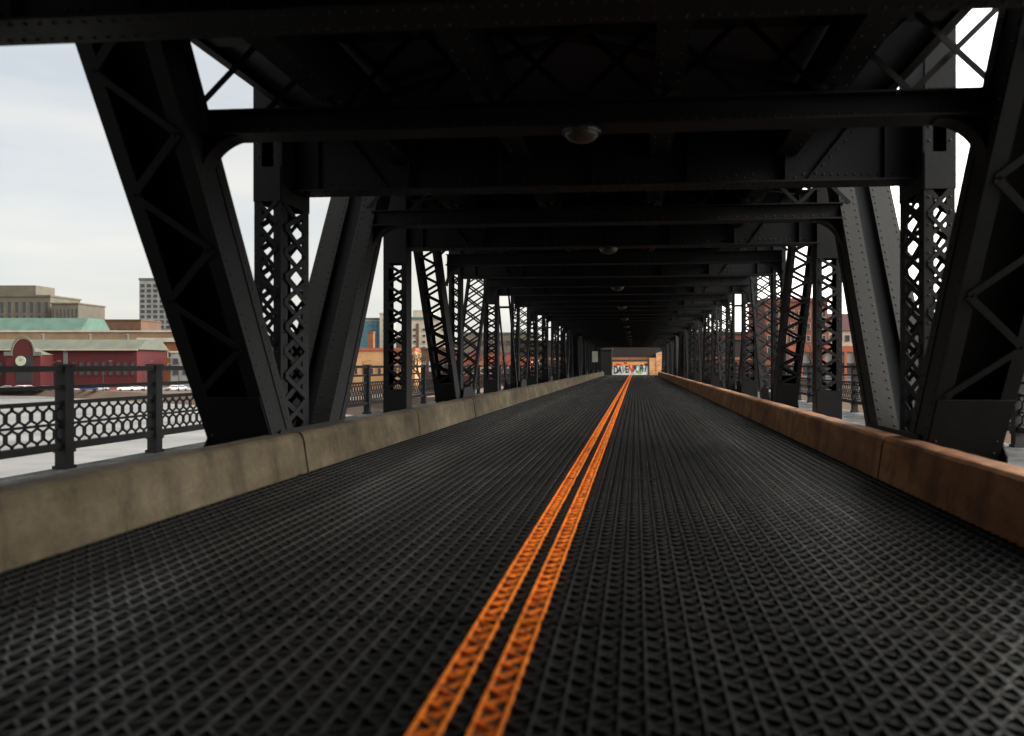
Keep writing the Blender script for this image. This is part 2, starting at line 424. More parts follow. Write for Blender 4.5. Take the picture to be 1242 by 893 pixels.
# stringers under the railway deck, deck edge girders, deck plates and bottom laterals
st = MB(); 
st.box(-.008, .008, YB, YE, 3.80, 4.40); st.box(-.13, .13, YB, YE, 3.775, 3.799)
for s in (-1, 1):
    for i in range(int((YE-YB)/.2)): st.rivet((s*.08, YB+.1+i*.2, 3.775), (0,0,-1), m=1)
stm = st.mesh('stringer', STEEL, RIVET)
for x in (CEN-.84, CEN+.84, CEN-2.35, CEN+2.35): bpart('deck_stringer', stm, Matrix.Translation((x, 0, 0)))
eg = MB().box(-.01, .01, YB, YE, 4.345, 4.95).box(-.05, .05, YB, YE, 4.325, 4.344).box(-.09, .09, YB, YE, 4.951, 4.97).mesh('edge', STEEL)
for x in (XL+.33, XR-.60): bpart('edge_girder', eg, Matrix.Translation((x, 0, 0)))
bpart('railway_deck', MB().box(XL+.345, XR-.615, YB, YE, 4.421, 4.62).mesh('deck', DECKM), Matrix())
lt = MB(); w = HP
lt.bar((XL+.4, .2, 4.30), (XR-.66, w-.2, 4.30), .13, .014, (0,0,1)); lt.bar((XL+.4, w-.2, 4.283), (XR-.66, .2, 4.283), .13, .014, (0,0,1))
ltm = lt.mesh('lateral', STEEL)
for k in range(KMIN, KMAX): bpart('lateral_brace', ltm, Matrix.Translation((0, P1+k*HP, 0)))
# lower deck steelwork outside the kerb barriers
for x0, x1 in ((-4.95, -3.9), (2.72, 3.9)):
    bpart('curb_plate', MB().box(x0, x1, YB, YE, -.25, -.03).mesh('curb', PLATE), Matrix())

# ------------------------------------------------------------------ road of steel grating
RX0, RX1 = -3.87, 2.69
PITCH, X00 = .1016, -.771
NP = 36; HALF = HP/(NP*2)
def grating():
    f = MB(); rnd = random.Random(3); n0 = int((RX0-X00)/PITCH); n1 = int((RX1-X00)/PITCH)
    for n in range(n0, n1+1):
        x = X00 + n*PITCH
        m = 1 if n in (0,1,2,3) else 0
        w_, zt = (.0055, 0) if m else (.0036, -.0008)
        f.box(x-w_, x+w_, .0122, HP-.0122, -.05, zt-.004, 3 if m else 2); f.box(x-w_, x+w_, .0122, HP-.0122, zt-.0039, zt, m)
        if n == n1: break
        m = 1 if n in (0, 2) else 0
        vs = []; fs = []
        a, b = x+.009, x+PITCH-.009
        for i in range(NP*2+1):
            xx = a if i % 2 == 0 else b
            yy = min(max(i*HALF + rnd.uniform(-.007, .007), .018), HP-.018)
            xx += rnd.uniform(0, .007)*(1 if i % 2 == 0 else -1); zt = rnd.uniform(-.004, -.001)
            for dx, z in ((-.004,-.05),(-.004,zt),(.004,zt),(.004,-.05)):
                vs.append((xx+dx + 0, yy + (dx*1.2 if i%2==0 else -dx*1.2), z))
        for i in range(NP*2):
            for q in (0, 2): fs.append((i*4+q, i*4+q+1, (i+1)*4+q+1, (i+1)*4+q))
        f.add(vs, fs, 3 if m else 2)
        f.add(vs, [(i*4+1, i*4+2, (i+1)*4+2, (i+1)*4+1) for i in range(NP*2)], m)
    for y0, y1 in ((.003, .012), (HP-.012, HP-.003)):
        f.box(RX0, RX1, y0, y1, -.05, -.001, 2)
        for n in (0, 2): f.box(X00+n*PITCH-.004, X00+(n+1)*PITCH+.004, y0+.0005, y1-.0005, -.0009, .0006, 1)
    return f.mesh('road_grating', GRATE, YEL, GSIDE, YSIDE)
GM = grating()
y = 8.2 - 4*HP
while y < YE - .2:
    struct('road_grating', GM, (0, y, 0)); y += HP
YEND = y
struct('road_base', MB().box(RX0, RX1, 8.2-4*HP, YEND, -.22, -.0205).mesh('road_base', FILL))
ln = MB()
for n in (0, 2):
    x = X00+n*PITCH; ln.box(x, x+PITCH, 8.2-4*HP, YEND, -.0200, -.0165)
struct('road_line_paint', ln.mesh('line', YFILL))

# ------------------------------------------------------------------ kerb barriers, one segment each
def barrier(mir, mm, seed):
    rnd = random.Random(seed)
    prof = [(0,-.03),(.055,.36),(.075,.425),(.105,.452),(.14,.46),(.31,.46),(.335,.45),(.345,.425),(.345,-.03)]
    ys = [0, .012] + [HP*i/14 for i in range(1, 14)] + [HP-.062, HP-.045]
    vs = []; n = len(prof); fs = []
    for i, yy in enumerate(ys):
        e = .012 if i in (0, len(ys)-1) else 0
        for j, (a, z) in enumerate(prof):
            jit = rnd.uniform(-.004,.004) if 0 < i < len(ys)-1 else rnd.uniform(-.008, .006)
            cx, cz = .17, .22
            vs.append((mir*(a + (cx-a)*e*2 + jit*.7), yy + (rnd.uniform(-.01,.01) if i in (0,len(ys)-1) else 0), z + (cz-z)*e + jit))
    for i in range(len(ys)-1):
        for j in range(n): fs.append((i*n+j, i*n+(j+1)%n, (i+1)*n+(j+1)%n, (i+1)*n+j))
    fs += [tuple(range(n)), tuple(range((len(ys)-1)*n, len(ys)*n))[::-1]]
    me = MB().add(vs, fs).mesh('concrete_barrier', mm)
    bm = bmesh.new(); bm.from_mesh(me)
    for f in bm.faces: f.smooth = False
    bm.to_mesh(me); bm.free(); return me
VAR = {s: [barrier(-1 if s == 'left' else 1, BAR_L if s == 'left' else BAR_R, q + (50 if s == 'left' else 0)) for q in range(4)] for s in ('left','right')}
for s, x, desc in (('left', -3.845, 'pale beige concrete kerb barrier segment'), ('right', 2.66, 'rust stained brown concrete kerb barrier segment')):
    i = 0; y = 8.48 - 3*HP
    while y < YE - 1:
        o = obj('concrete_barrier', VAR[s][i % 4], loc=(x, y, 0))
        e = i - 2
        if e < 0: lb = f'{desc} behind the viewpoint, {ORD[1-e-1]} back on the {s} kerb'
        elif e == 0: lb = f'{desc}, nearest of all along the {s} kerb'
        else: lb = f'{desc}, {ORD[e]} along the {s} kerb'
        tag(o, lb, 'barrier', f'concrete barrier segments on the {s} kerb')
        i += 1; y += HP

# ------------------------------------------------------------------ walkways and railings
for x0, x1 in ((-7.12, -4.953), (3.903, 6.02)):
    struct('walkway', MB().box(x0, x1, 4.5, YE, -.2, -.02).mesh('walkway', WALK))
def railing(x, side):
    t = thing('bridge_railing', f'black iron railing with lattice panels along the {side} walkway', 'railing', (x, 0, 0))
    sp = 1.72; y0 = 10.3 - 3*sp; n = int((YE - y0)/sp)
    pm = MB().box(-.07, .07, -.07, .07, -.02, 1.24).box(-.09, .09, -.09, .09, -.02, .02).box(-.085,.085,-.085,.085,1.241,1.265).box(-.085,.085,-.085,.085,.18,.24).mesh('railing_post', IRON)
    lp = MB(); pit = .165; nn = int((sp-.13)/pit); p = (sp-.13)/nn; zs = (.30, .53, .76)
    for i in range(nn):
        a = .065+i*p; c = a+p/2; b = a+p
        for z0, z1 in ((zs[0], zs[1]), (zs[1], zs[2])):
            zm = (z0+z1)/2; q = (z1-z0)*.42
            # rounded diamonds: wavy bars that touch
            for (u0, u1, u2) in ((a, a+.018, c-.012), (b, b-.018, c+.012)):
                pts = [(c if 0 else u0, z0), (u0+(u2-u0)*.12, z0+.03), (u2, zm-q*.5), (u2, zm+q*.5), (u0+(u2-u0)*.12, z1-.03), (u0, z1)]
                for w0, w1 in zip(pts, pts[1:]):
                    lp.bar((0, w0[0], w0[1]), (0, w1[0], w1[1]), .022, .022, (1,0,0))
    lp.box(-.02, .02, .055, sp-.055, .515, .545)
    lm = lp.mesh('lattice_panel', IRON)
    for i in range(n+1):
        obj('post', pm, t, (0, y0+i*sp, 0))
        if i < n: obj('lattice_panel', lm, t, (0, y0+i*sp, 0))
    L = (y0, y0+n*sp)
    obj('top_rail', MB().box(-.045, .045, L[0], L[1], 1.17, 1.239).mesh('rail', IRON), t)
    for z in (.98, .79): obj('middle_rail', MB().box(-.03, .03, L[0], L[1], z-.025, z+.025).mesh('rail', IRON), t)
    obj('bottom_rail', MB().box(-.04, .04, L[0], L[1], .21, .30).mesh('rail', IRON), t)
    return t
railing(-7.0, 'left'); railing(5.9, 'right')

# ------------------------------------------------------------------ dome lamps under every other sway strut
def lamp(loc, label):
    t = thing('ceiling_lamp', label, 'lamp', loc, group='dome lamps under the roof beams')
    prof = [(.16, 0), (.153, -.026), (.131, -.052), (.097, -.072), (.053, -.084), (.0, -.088)]
    f = MB().lathe(prof, 28); d = obj('dome', f.mesh('dome', LAMPG), t)
    for p in d.data.polygons: p.use_smooth = True
    obj('rim', MB().lathe([(.15,.03),(.18,.03),(.185,.01),(.18,-.012),(.166,-.012)], 28).mesh('rim', LAMPR), t)
    return t
l0 = lamp((CEN+.05, P1-.5*HP, 3.398), 'round unlit dome lamp under the roof strut nearest to us')
for i, k in enumerate((1, 2.5, 4, 5.5, 7, 8.5, 10, 11.5, 13, 14.5)):
    o = copy_tree(l0); o.location = (CEN+.05, P1+k*HP, 3.395)
    o['label'] = f'round unlit dome lamp under the roof, {ORD[i+1]} in the row counting away'

STONE = brick('shade_block_stone', (.16,.14,.11), (.22,.19,.15), (.09,.08,.07), .9)
for s, x0, x1, y1 in (('left', -7.7, -5.05, 4.2), ('right', 4.0, 6.6, 2.4)):  # unseen blocks added beside and behind the camera to shade the near road
    t = thing('shade_block', f'coursed stone block added to shade the near road on the {s} behind the viewpoint', 'shade block', ((x0+x1)/2, y1, 0))
    hw = (x1-x0)/2
    obj('shaft', MB().box(-hw, hw, YB-y1, 0, -8, 4.3).mesh('shaft', STONE), t)
    obj('cap', MB().box(-hw-.03, hw+.12, YB-y1-.1, .08, 4.301, 4.7).mesh('cap', STONE), t)
# small signs on the posts near the far end
def plate_sign(x, y, z, w, h, m, label):
    t = thing('post_sign', label, 'sign', (x, y, z))
    obj('plate', MB().box(-w/2, w/2, -.01, .01, 0, h).mesh('plate', m), t)
    obj('bracket', MB().box(-.05, .05, .011, .05, h*.2, h*.3).box(-.05, .05, .011, .05, h*.7, h*.8).mesh('bracket', STEEL), t)
plate_sign(-3.97, 72.6, 1.55, .55, 1.05, mat('pale_sign', (.62,.60,.5), .6), 'pale blank plate sign facing the road on a left truss post')
plate_sign(3.55, 91.0, 1.1, .22, .85, mat('green_white_sign', (.55,.68,.6), .6), 'narrow greenish white sign near the right end of the bridge')

# ------------------------------------------------------------------ river, banks
struct('river', MB().box(-900, 900, -300, 1500, -8.6, -8).mesh('river', ICE))
def land():
    edge = [(900, 93.5), (60, 93.5), (-6, 93.5), (-9, 93.5), (-60, 142), (-170, 205), (-330, 300), (-900, 560)]
    vs = []; n = len(edge)
    for x, y_ in edge: vs.append((x + (0 if x > 0 else 3), y_-4, -8.2))
    for x, y_ in edge: vs.append((x, y_+2, -5.9 if x < -30 else -2.2))
    for x, y_ in edge: vs.append((x, 2600, -5.9 if x < -30 else -2.2))
    fs = []
    for i in range(n-1):
        fs.append((i, i+1, n+i+1, n+i)); fs.append((n+i, n+i+1, 2*n+i+1, 2*n+i))
    return MB().add(vs, fs).mesh('ground', GROUND)
struct('ground', land())
# approach road at the far end, with the cross street in front of the mural wall
struct('road', MB().box(-14, 14, YEND, 101.4, -2.2, -.03).mesh('road', ASPH))

# ------------------------------------------------------------------ mural wall and brick building beyond the bridge
WHT = noisy('mural_white_paint', [(.3, (.80,.78,.70)), (.7, (.90,.89,.83))], 2, (.7,.9), bump=.1)
ORG = noisy('mural_orange_paint', [(.3, (.78,.26,.05)), (.7, (.88,.45,.13))], 2.5, (.7,.9), bump=.1)
INK = mat('black_paint', (.012,.012,.014), .7); TEAL = mat('teal_paint', (.12,.36,.36), .7)
RED = mat('red_paint', (.65,.035,.02), .7); GRN = mat('green_paint', (.30,.52,.12), .7); PNK = mat('pink_paint', (.7,.35,.3), .7)
DSTL = mat('dark_cap', (.03,.025,.022), .7)
BRK = brick('orange_brick', (.62,.15,.03), (.75,.38,.14), (.75,.60,.40), 1.1)
YM = 99.0
mw = thing('mural_wall', 'white and orange painted wall lettered DAVENPORT closing the far end of the road', 'wall', (0, YM, 0))
obj('wall_panel', MB().box(-3.05, 1.62, 0, .3, -.1, 1.12).mesh('panel', WHT), mw)
obj('upper_band', MB().box(-3.05, 1.62, .004, .3, 1.121, 1.76).mesh('band', ORG), mw)
obj('coping', MB().box(-3.1, 1.66, -.06, .34, 1.761, 1.86).mesh('coping', DSTL), mw)
letter_mats = [INK, INK, TEAL, INK, RED, INK, TEAL, INK, INK]
for i, ch in enumerate('DAVENPORT'):
    cu = bpy.data.curves.new('letter', 'FONT'); cu.body = ch; cu.size = 1.4; cu.extrude = .02; cu.align_x = 'CENTER'; cu.offset = .035
    tmp = bpy.data.objects.new('letter_tmp', cu); col.objects.link(tmp)
    dg = bpy.context.evaluated_depsgraph_get(); me = bpy.data.meshes.new_from_object(tmp.evaluated_get(dg))
    bpy.data.objects.remove(tmp); me.materials.clear(); me.materials.append(letter_mats[i])
    o = obj('letter', me, mw, (-2.62 + i*.485, -.02, .14 + .035*i))
    o.rotation_euler = (R(90), R(4 + 9*((i*37) % 3 - 1)*.6), 0); o.scale = (.58, .95 if i % 2 else 1.05, 1)
def splash(name, m, cx, cz, rx, rz, seed, dy):
    r = random.Random(seed); n = 22
    pts = [(cx+math.cos(2*math.pi*i/n)*rx*r.uniform(.55,1.1), cz+math.sin(2*math.pi*i/n)*rz*r.uniform(.55,1.1)) for i in range(n)]
    obj(name, MB().prism(pts, 'y', -dy, -.001).mesh(name, m), mw)
splash('red_scrawl', RED, -2.3, 1.33, .55, .16, 1, .006); splash('red_scrawl', RED, -1.35, 1.5, .28, .2, 2, .007)
splash('red_scrawl', RED, -.1, 1.0, .3, .2, 3, .006); splash('green_patch', GRN, .45, .22, .55, .2, 4, .006)
splash('pink_patch', PNK, -.5, .1, .5, .09, 5, .005); splash('teal_patch', TEAL, .9, .85, .3, .25, 6, .005)
for i, x in enumerate((-1.95, -.55, .7)): splash('orange_stain', PNK, x, 1.5, .3, .12, 20+i, .004)
obj('pillar', MB().box(1.63, 1.80, -.1, .3, -.1, 1.9).mesh('pillar', DSTL), mw)
bb = thing('brick_hut', 'orange and cream brick block with stepped top right of the mural', 'building', (0, YM+.4, 0))
hm = MB().box(1.83, 2.72, -.35, 3, -.1, 2.2); 
obj('low_wall', hm.mesh('low', BRK), bb)
obj('tall_wall', MB().prism([(2.722,-.1),(3.75,-.1),(3.75,2.55),(3.5,2.95),(2.722,2.75)], 'y', -.4, 3).mesh('tall', BRK), bb)
obj('coping', MB().prism([(2.7,2.755),(3.5,2.955),(3.78,2.54),(3.86,2.57),(3.54,3.05),(2.7,2.84)], 'y', -.45, 3.05).mesh('cop', mat('cream_cap', (.6,.5,.35), .8)), bb)
obj('corner_strip', MB().box(3.55, 3.752, -.43, -.401, -.1, 2.45).mesh('strip', mat('pale_strip', (.7,.66,.58), .8)), bb)
ab = thing('gap_block', 'near black masonry block added to close the gap at the far left end of the bridge', 'shade block', (-3.05, 95.2, 0))  # dark block added to hide the sliver of sky left of the mural
obj('shaft', MB().box(-4.2, 0, 0, 1.2, -.2, 3.2).mesh('shaft', brick('near_black_stone', (.004,.004,.004), (.007,.006,.006), (.003,.003,.003), 1.2)), ab)
obj('cap', MB().box(-4.3, .1, -.1, 1.3, 3.201, 3.45).mesh('cap', DSTL), ab)
rb = thing('rail_overpass', 'rust brown girder spanning above the mural wall', 'girder', (0, YM+2.2, 0))
obj('girder', MB().box(-16, 16, 0, .3, 2.25, 4.6).box(-16, 16, -.12, .42, 4.601, 4.66).box(-16, 16, -.12, .42, 2.20, 2.249).mesh('g', noisy('rusty_girder', [(.3,(.012,.008,.007)),(.7,(.025,.013,.009))], 2)), rb)
obj('fascia', MB().box(-16, 16, -.2, -.121, 1.98, 2.30).mesh('fascia', noisy('rusty_fascia', [(.3,(.20,.07,.03)),(.7,(.34,.14,.06))], 2)), rb)
for x in (-5.6, 2.2): obj('support', MB().box(x-.15, x+.15, .02, .28, -.2, 2.19).mesh('sup', DSTL), rb)

# ------------------------------------------------------------------ town
def plain(name, c, v=.22, scale=.25):
    c = tuple(q*.30 for q in c)
    return noisy(name, [(.3, tuple(q*(1-v) for q in c)), (.7, tuple(min(.9, q*(1+v)) for q in c))], scale, (.7,.95), bump=0)
GLASS = mat('dark_glass', (.03,.035,.04), .15)
TGLASS = mat('teal_glass', (.05,.16,.20), .12)
M_ = dict(stone=plain('grey_stone', (.33,.28,.20)), brown=plain('brown_brick', (.33,.17,.09)), white=plain('white_render', (.72,.70,.66)),
    tan=plain('tan_stucco', (.62,.40,.22)), red=plain('dark_red_siding', (.19,.006,.009)), rust=plain('orange_brick_plain', (.60,.20,.06)),
    teal=plain('verdigris_roof', (.22,.40,.31)), gg=plain('grey_green_roof', (.32,.34,.25)), cream=plain('cream_panel', (1.25,1.1,.86)),
    brick=plain('red_brick', (.52,.17,.11)), maroon=plain('maroon_roof', (.22,.05,.06)), orange=plain('red_orange_trim', (1.0,.26,.13)),
    grey=plain('grey_roof', (.3,.3,.3)), dark=plain('dark_base', (.05,.05,.055)), peach=plain('peach_wall', (1.4,.78,.34)))
def building(label, x0, x1, ytop, t, zb, wall, depth=18, t1=None, win=None, roof=None, cat='building', name='town_building', group=None):
    a, b = ray(x0, t), ray(x1, t1 or t); d = b - a; W = d.length
    zt = zat(ytop, (t + (t1 or t))/2); hgt = zt - zb
    root = thing(name, label, cat, (a.x, a.y, zb), math.atan2(d.y, d.x), group)
    obj('wall', MB().box(0, W, 0, depth, 0, hgt).mesh('wall', wall), root)
    if win:
        cols, rws, zlo, zhi, fw, fh, gm, fm = win
        cw, rh = W/cols, (zhi-zlo)*hgt/rws
        w_, h_ = cw*fw, rh*fh
        fr = MB(); e = min(.12*w_, .25)
        for (p0,p1,q0,q1) in ((-w_/2-e,w_/2+e,-e,0),(-w_/2-e,w_/2+e,h_,h_+e),(-w_/2-e,-w_/2,.001,h_-.001),(w_/2,w_/2+e,.001,h_-.001)):
            fr.box(p0,p1,-.16,-.002,q0,q1)
        fme = fr.mesh('window', fm); pme = MB().box(-w_/2+.002, w_/2-.002, -.06, -.003, .002, h_-.002).mesh('pane', gm)
        for c in range(cols):
            for r in range(rws):
                w = obj('window', fme, root, ((c+.5)*cw, 0, zlo*hgt + (r+.5)*rh - h_/2)); obj('pane', pme, w)
    if roof:
        kind, rh, rm, ov = roof
        if kind == 'flat': obj('roof', MB().box(-ov, W+ov, -ov, depth+ov, hgt+.001, hgt+rh).mesh('roof', rm), root)
        else:
            obj('roof', MB().prism([(-ov, hgt+.001), (depth+ov, hgt+.001), (depth*.75, hgt+rh), (depth*.25, hgt+rh)], 'x', -ov, W+ov).mesh('roof', rm), root)
    return root, W, hgt
Z0 = -5.9
# far left, seen beyond the railing
building('tall pale tower block with a dense grid of dark windows', 166, 236, 340, 420, Z0, M_['white'], 22, win=(9, 13, .28, .97, .70, .62, GLASS, M_['white']), roof=('flat', 1.2, M_['grey'], .3))
r, W, h = building('grey brown stone block with tall window bays beyond the teal roof', -50, 58, 360, 430, Z0, M_['stone'], 26, win=(12, 2, .62, .95, .45, .8, GLASS, M_['stone']), roof=('flat', 1.0, M_['stone'], .5))
obj('penthouse', MB().box(W*.2, W*.78, 4, 20, h+1.01, h+7).mesh('pent', M_['stone']), r)
building('lower stone wing with vertical window bays beside the grey stone block', 59.5, 92, 369, 425, Z0, M_['stone'], 24, win=(7, 2, .60, .95, .4, .8, GLASS, M_['stone']), roof=('flat', .8, M_['stone'], .4))
building('long pale building under a verdigris teal pitched roof', -60, 92, 404, 330, Z0, M_['tan'], 22, roof=('hip', 7.0, M_['teal'], 1.0), win=(14, 1, .78, .95, .5, .7, GLASS, M_['cream']))
building('long brown brick building below the tower block skyline', 99, 168, 389, 370, Z0, M_['brown'], 18, win=(9, 2, .55, .9, .4, .5, GLASS, M_['brown']), roof=('flat', .6, M_['brown'], .3))
building('low tan stucco hall stretching behind the red riverside building', -40, 222, 403, 292, Z0, M_['tan'], 14, win=(22, 1, .70, .88, .4, .5, GLASS, M_['tan']), roof=('flat', .7, M_['cream'], .4))
r, W, h = building('long dark red riverside building with a grey green roof', -70, 163, 424, 228, Z0, M_['red'], 16, win=(26, 1, .30, .72, .5, .8, GLASS, M_['red']), roof=('hip', 3.2, M_['gg'], .8))
obj('gutter', MB().box(-.8, W+.8, -1.05, -.802, h-.3, h+.05).mesh('gutter', M_['cream']), r)
for q in (.12,.45,.7,.9): obj('roof_vent', MB().tube((W*q,5,h+1.5),(W*q,5,h+4.6),.35,.35,10).tube((W*q,5,h+4.61),(W*q,5,h+5.0),.6,.1,10).mesh('vent', M_['grey']), r)
obj('pilaster', MB().box(W*.62, W*.64, -.3, -.002, 0, h-.05).mesh('pil', M_['grey']), r)
# red gabled gate with the clock
a, b = ray(4, 222), ray(46, 222); d = b-a; W = d.length
r = thing('clock_pavilion', 'red scroll gabled pavilion with a round pale clock on its dark front', 'building', (a.x, a.y, Z0), math.atan2(d.y, d.x))
hz = zat(428, 222)-Z0; tz = zat(411, 222)-Z0
arc = [(W*.5 + W*.30*math.cos(q), hz+(tz-hz)*math.sin(q)) for q in [math.pi*i/12 for i in range(13)]]
obj('wall', MB().prism([(0,0),(W,0),(W,hz)] + arc + [(0,hz)], 'y', 0, .8).mesh('wall', M_['red']), r)
obj('hall', MB().box(.3, W-.3, .802, 12, 0, hz-.6).mesh('hall', M_['red']), r)
obj('roof', MB().prism([(0,hz-.598),(W,hz-.598),(W*.5,hz+1.6)], 'y', .81, 12.4).mesh('roof', M_['gg']), r)
obj('scroll_trim', MB().prism([(W*.5+(W*.30+q2)*math.cos(q), hz+.31+(tz-hz+q2)*math.sin(q)) for q2, qs in ((.45, [math.pi*i/12 for i in range(13)]), (.02, [math.pi*i/12 for i in range(12,-1,-1)])) for q in qs], 'y', -.25, -.003).mesh('trim', M_['gg']), r)
obj('cornice', MB().box(-.4, W*.2-.05, -.3, -.002, hz-.9, hz+.3).box(W*.8+.05, W+.4, -.3, -.002, hz-.9, hz+.3).mesh('cornice', M_['gg']), r)
obj('doorway', MB().box(W*.3, W*.78, -.15, -.003, 2.0, hz-1.0).mesh('door', M_['dark']), r)
ck = MB(); ck.tube((W*.45, -.42, zat(438,222)-Z0), (W*.45, -.16, zat(438,222)-Z0), 1.5, 1.5, 28)
co = obj('clock_face', ck.mesh('clock', mat('clock_white', (.34,.36,.25), .5)), r)
hn = MB(); cz = zat(438,222)-Z0
hn.bar((W*.45,-.45,cz), (W*.45+.6,-.45,cz+.5), .14, .04); hn.bar((W*.45,-.45,cz), (W*.45-.2,-.45,cz+1.1), .1, .04)
obj('clock_hands', hn.mesh('hands', INK), co)
# orange shop row by the big left strut
building('orange brick shop with a white roof edge left of the leaning truss strut', 166, 232, 415, 250, Z0, M_['rust'], 12, win=(6, 2, .30, .86, .6, .45, GLASS, M_['cream']), roof=('flat', 1.4, M_['cream'], .6))
building('small cream kiosk with a flat roof before the orange shop', 204, 240, 428, 236, Z0, M_['white'], 5, win=(3, 2, .3, .9, .5, .5, GLASS, M_['grey']), roof=('flat', .5, M_['cream'], .3))
# centre-left gap
building('teal glass office block framed by pale concrete piers', 428, 460, 388, 300, Z0, M_['cream'], 16, win=(6, 7, .45, .98, .86, .86, TGLASS, mat('mullion', (.10,.16,.18), .5)), roof=('flat', .8, M_['grey'], .2))
building('slim pale stair tower joined to the teal glass office', 457.5, 470, 381, 297, Z0, M_['cream'], 10, win=(1, 6, .5, .95, .25, .4, GLASS, M_['cream']), roof=('flat', .5, M_['cream'], .2))
r, W, h = building('beige concrete block with a brown stripe and green cornice', 494, 540, 387, 290, Z0, M_['cream'], 16, win=(4, 4, .5, .88, .3, .4, GLASS, M_['cream']), roof=('flat', .7, mat('green_cornice', (.06,.13,.12), .6), .5))
obj('penthouse', MB().box(W*.05, W*.55, 2, 12, h+.71, h+3.6).mesh('pent', M_['cream']), r)
obj('stripe', MB().box(W*.17, W*.24, -.2, -.002, h*.55, h*.93).mesh('stripe', M_['brown']), r)
building('peach walled low building with a red orange roof edge by the railing', 405, 500, 425.5, 215, Z0, M_['peach'], 12, win=(10, 1, .35, .6, .4, .6, GLASS, M_['peach']), roof=('flat', .8, M_['orange'], .3))
building('narrow orange brick chimney tower standing behind the peach building', 443, 449.5, 404, 236, Z0, M_['rust'], 2.2, roof=('flat', .5, M_['brown'], .15), cat='chimney', name='chimney_tower')
building('dark brick house with white arched windows right of the bare tree', 508, 545, 424, 200, Z0, M_['brown'], 10, win=(5, 1, .45, .75, .45, .8, mat('white_blind', (.6,.58,.54), .6), M_['white']), roof=('flat', .5, M_['brown'], .3))
building('long red orange warehouse glimpsed between the far left posts', 548, 640, 428, 190, -5.0, M_['orange'], 12, win=(9, 1, .4, .62, .6, .6, GLASS, M_['cream']), roof=('flat', .6, M_['grey'], .3))
building('grey flat roofed depot behind the long red orange warehouse', 556, 650, 405, 300, -5.0, M_['stone'], 12, win=(9, 2, .5, .9, .5, .5, GLASS, M_['stone']), roof=('flat', .6, M_['grey'], .3))
# right
building('tall red brick warehouse with rows of pale framed windows', 925, 1001, 366, 165, -2.2, M_['brick'], 16, win=(8, 4, .30, .92, .42, .5, GLASS, M_['cream']), roof=('flat', .8, M_['brick'], .3))
building('cream building with a steep maroon roof right of the red brick warehouse', 1002, 1075, 401, 175, -2.2, M_['cream'], 14, win=(8, 3, .30, .95, .45, .5, GLASS, M_['brown']), roof=('hip', 4.2, M_['maroon'], .4))
r, W, h = building('low white shopfront with bright red orange pillars and fascia', 955, 1075, 427, 128, -2.2, M_['white'], 8, win=(9, 1, .25, .7, .8, .85, GLASS, M_['white']), roof=('flat', 1.0, M_['orange'], .3))
for i in range(10): obj('pillar', MB().box(W*i/9-.22, W*i/9+.22, -.4, -.17, 0, h-.03).mesh('pil', M_['orange']), r)
building('brown brick block beyond the right railing at the edge of view', 1190, 1330, 436, 120, -5.0, M_['rust'], 8, win=(9, 1, .4, .8, .5, .6, GLASS, M_['cream']), roof=('flat', .6, M_['cream'], .3))
building('plain brick terrace glimpsed between the far right posts', 830, 922, 405, 190, -2.2, M_['brick'], 12, win=(10, 3, .2, .9, .4, .5, GLASS, M_['cream']), roof=('flat', .6, M_['grey'], .3))

# parked cars on the left bank
def car(label, m, loc, rz, grp):
    t = thing('parked_car', label, 'car', loc, rz, grp)
    prof = [(-2.2,.35),(2.15,.35),(2.2,.75),(1.9,.92),(1.0,1.0),(.35,1.42),(-1.1,1.45),(-1.85,1.0),(-2.2,.95)]
    f = MB().prism(prof, 'y', -.85, .85); me = f.mesh('body', m)
    bm = bmesh.new(); bm.from_mesh(me); bmesh.ops.bevel(bm, geom=bm.edges[:], offset=.06, segments=2, affect='EDGES'); bm.to_mesh(me); bm.free()
    obj('body', me, t)
    gp = [(.85,1.02),(.3,1.36),(-1.05,1.38),(-1.6,1.02)]
    obj('window', MB().prism(gp, 'y', -.875, -.851).prism(gp, 'y', .851, .875).mesh('window', GLASS), t)
    obj('windscreen', MB().bar((1.0,0,1.03), (.42,0,1.41), 1.4, .03, (.57,0,.85)).mesh('ws', GLASS), t)
    wm = MB().tube((0,-.1,0),(0,.1,0),.32,.32,16).mesh('wheel', INK)
    for x in (-1.4, 1.4):
        for y_ in (-.8, .8): obj('wheel', wm, t, (x, y_, .32))
    return t
cm = {'white': mat('white_car_paint', (.8,.8,.8), .3), 'silver': mat('silver_car_paint', (.5,.52,.54), .3, .5), 'dark blue': mat('blue_car_paint', (.03,.04,.12), .3), 'grey': mat('grey_car_paint', (.2,.2,.21), .3), 'maroon': mat('maroon_car_paint', (.2,.03,.03), .3)}
xs = [(8,'silver'),(20,'white'),(33,'white'),(50,'grey'),(66,'maroon'),(92,'white'),(105,'dark blue'),(118,'silver'),(135,'maroon'),(150,'white'),(163,'white'),(178,'silver'),(194,'grey'),(206,'white'),(218,'white'),(229,'silver')]
for i, (px, c) in enumerate(xs):
    p = ray(px, 206 + (i % 3)*2)
    lb = f'{c} car parked on the river bank, {ORD[i]} from the left edge'
    car(lb, cm[c], (p.x, p.y, Z0), R(38 + random.uniform(-8, 8) + (180 if i % 2 else 0)), 'cars parked along the river bank')
def street_lamp(px, t, lb):
    p = ray(px, t); t_ = thing('street_lamp', lb, 'street lamp', (p.x, p.y, Z0), R(30), 'street lamps along the river bank')
    obj('pole', MB().tube((0,0,0),(0,0,8),.11,.07,8).tube((0,0,0),(0,0,.5),.2,.16,8).mesh('pole', M_['dark']), t_)
    obj('arm', MB().bar((0,0,7.9),(1.6,0,8.3),.09,.09).mesh('arm', M_['dark']), t_)
    obj('lamp_head', MB().box(1.3,2.1,-.16,.16,8.2,8.36).mesh('head', M_['grey']), t_)
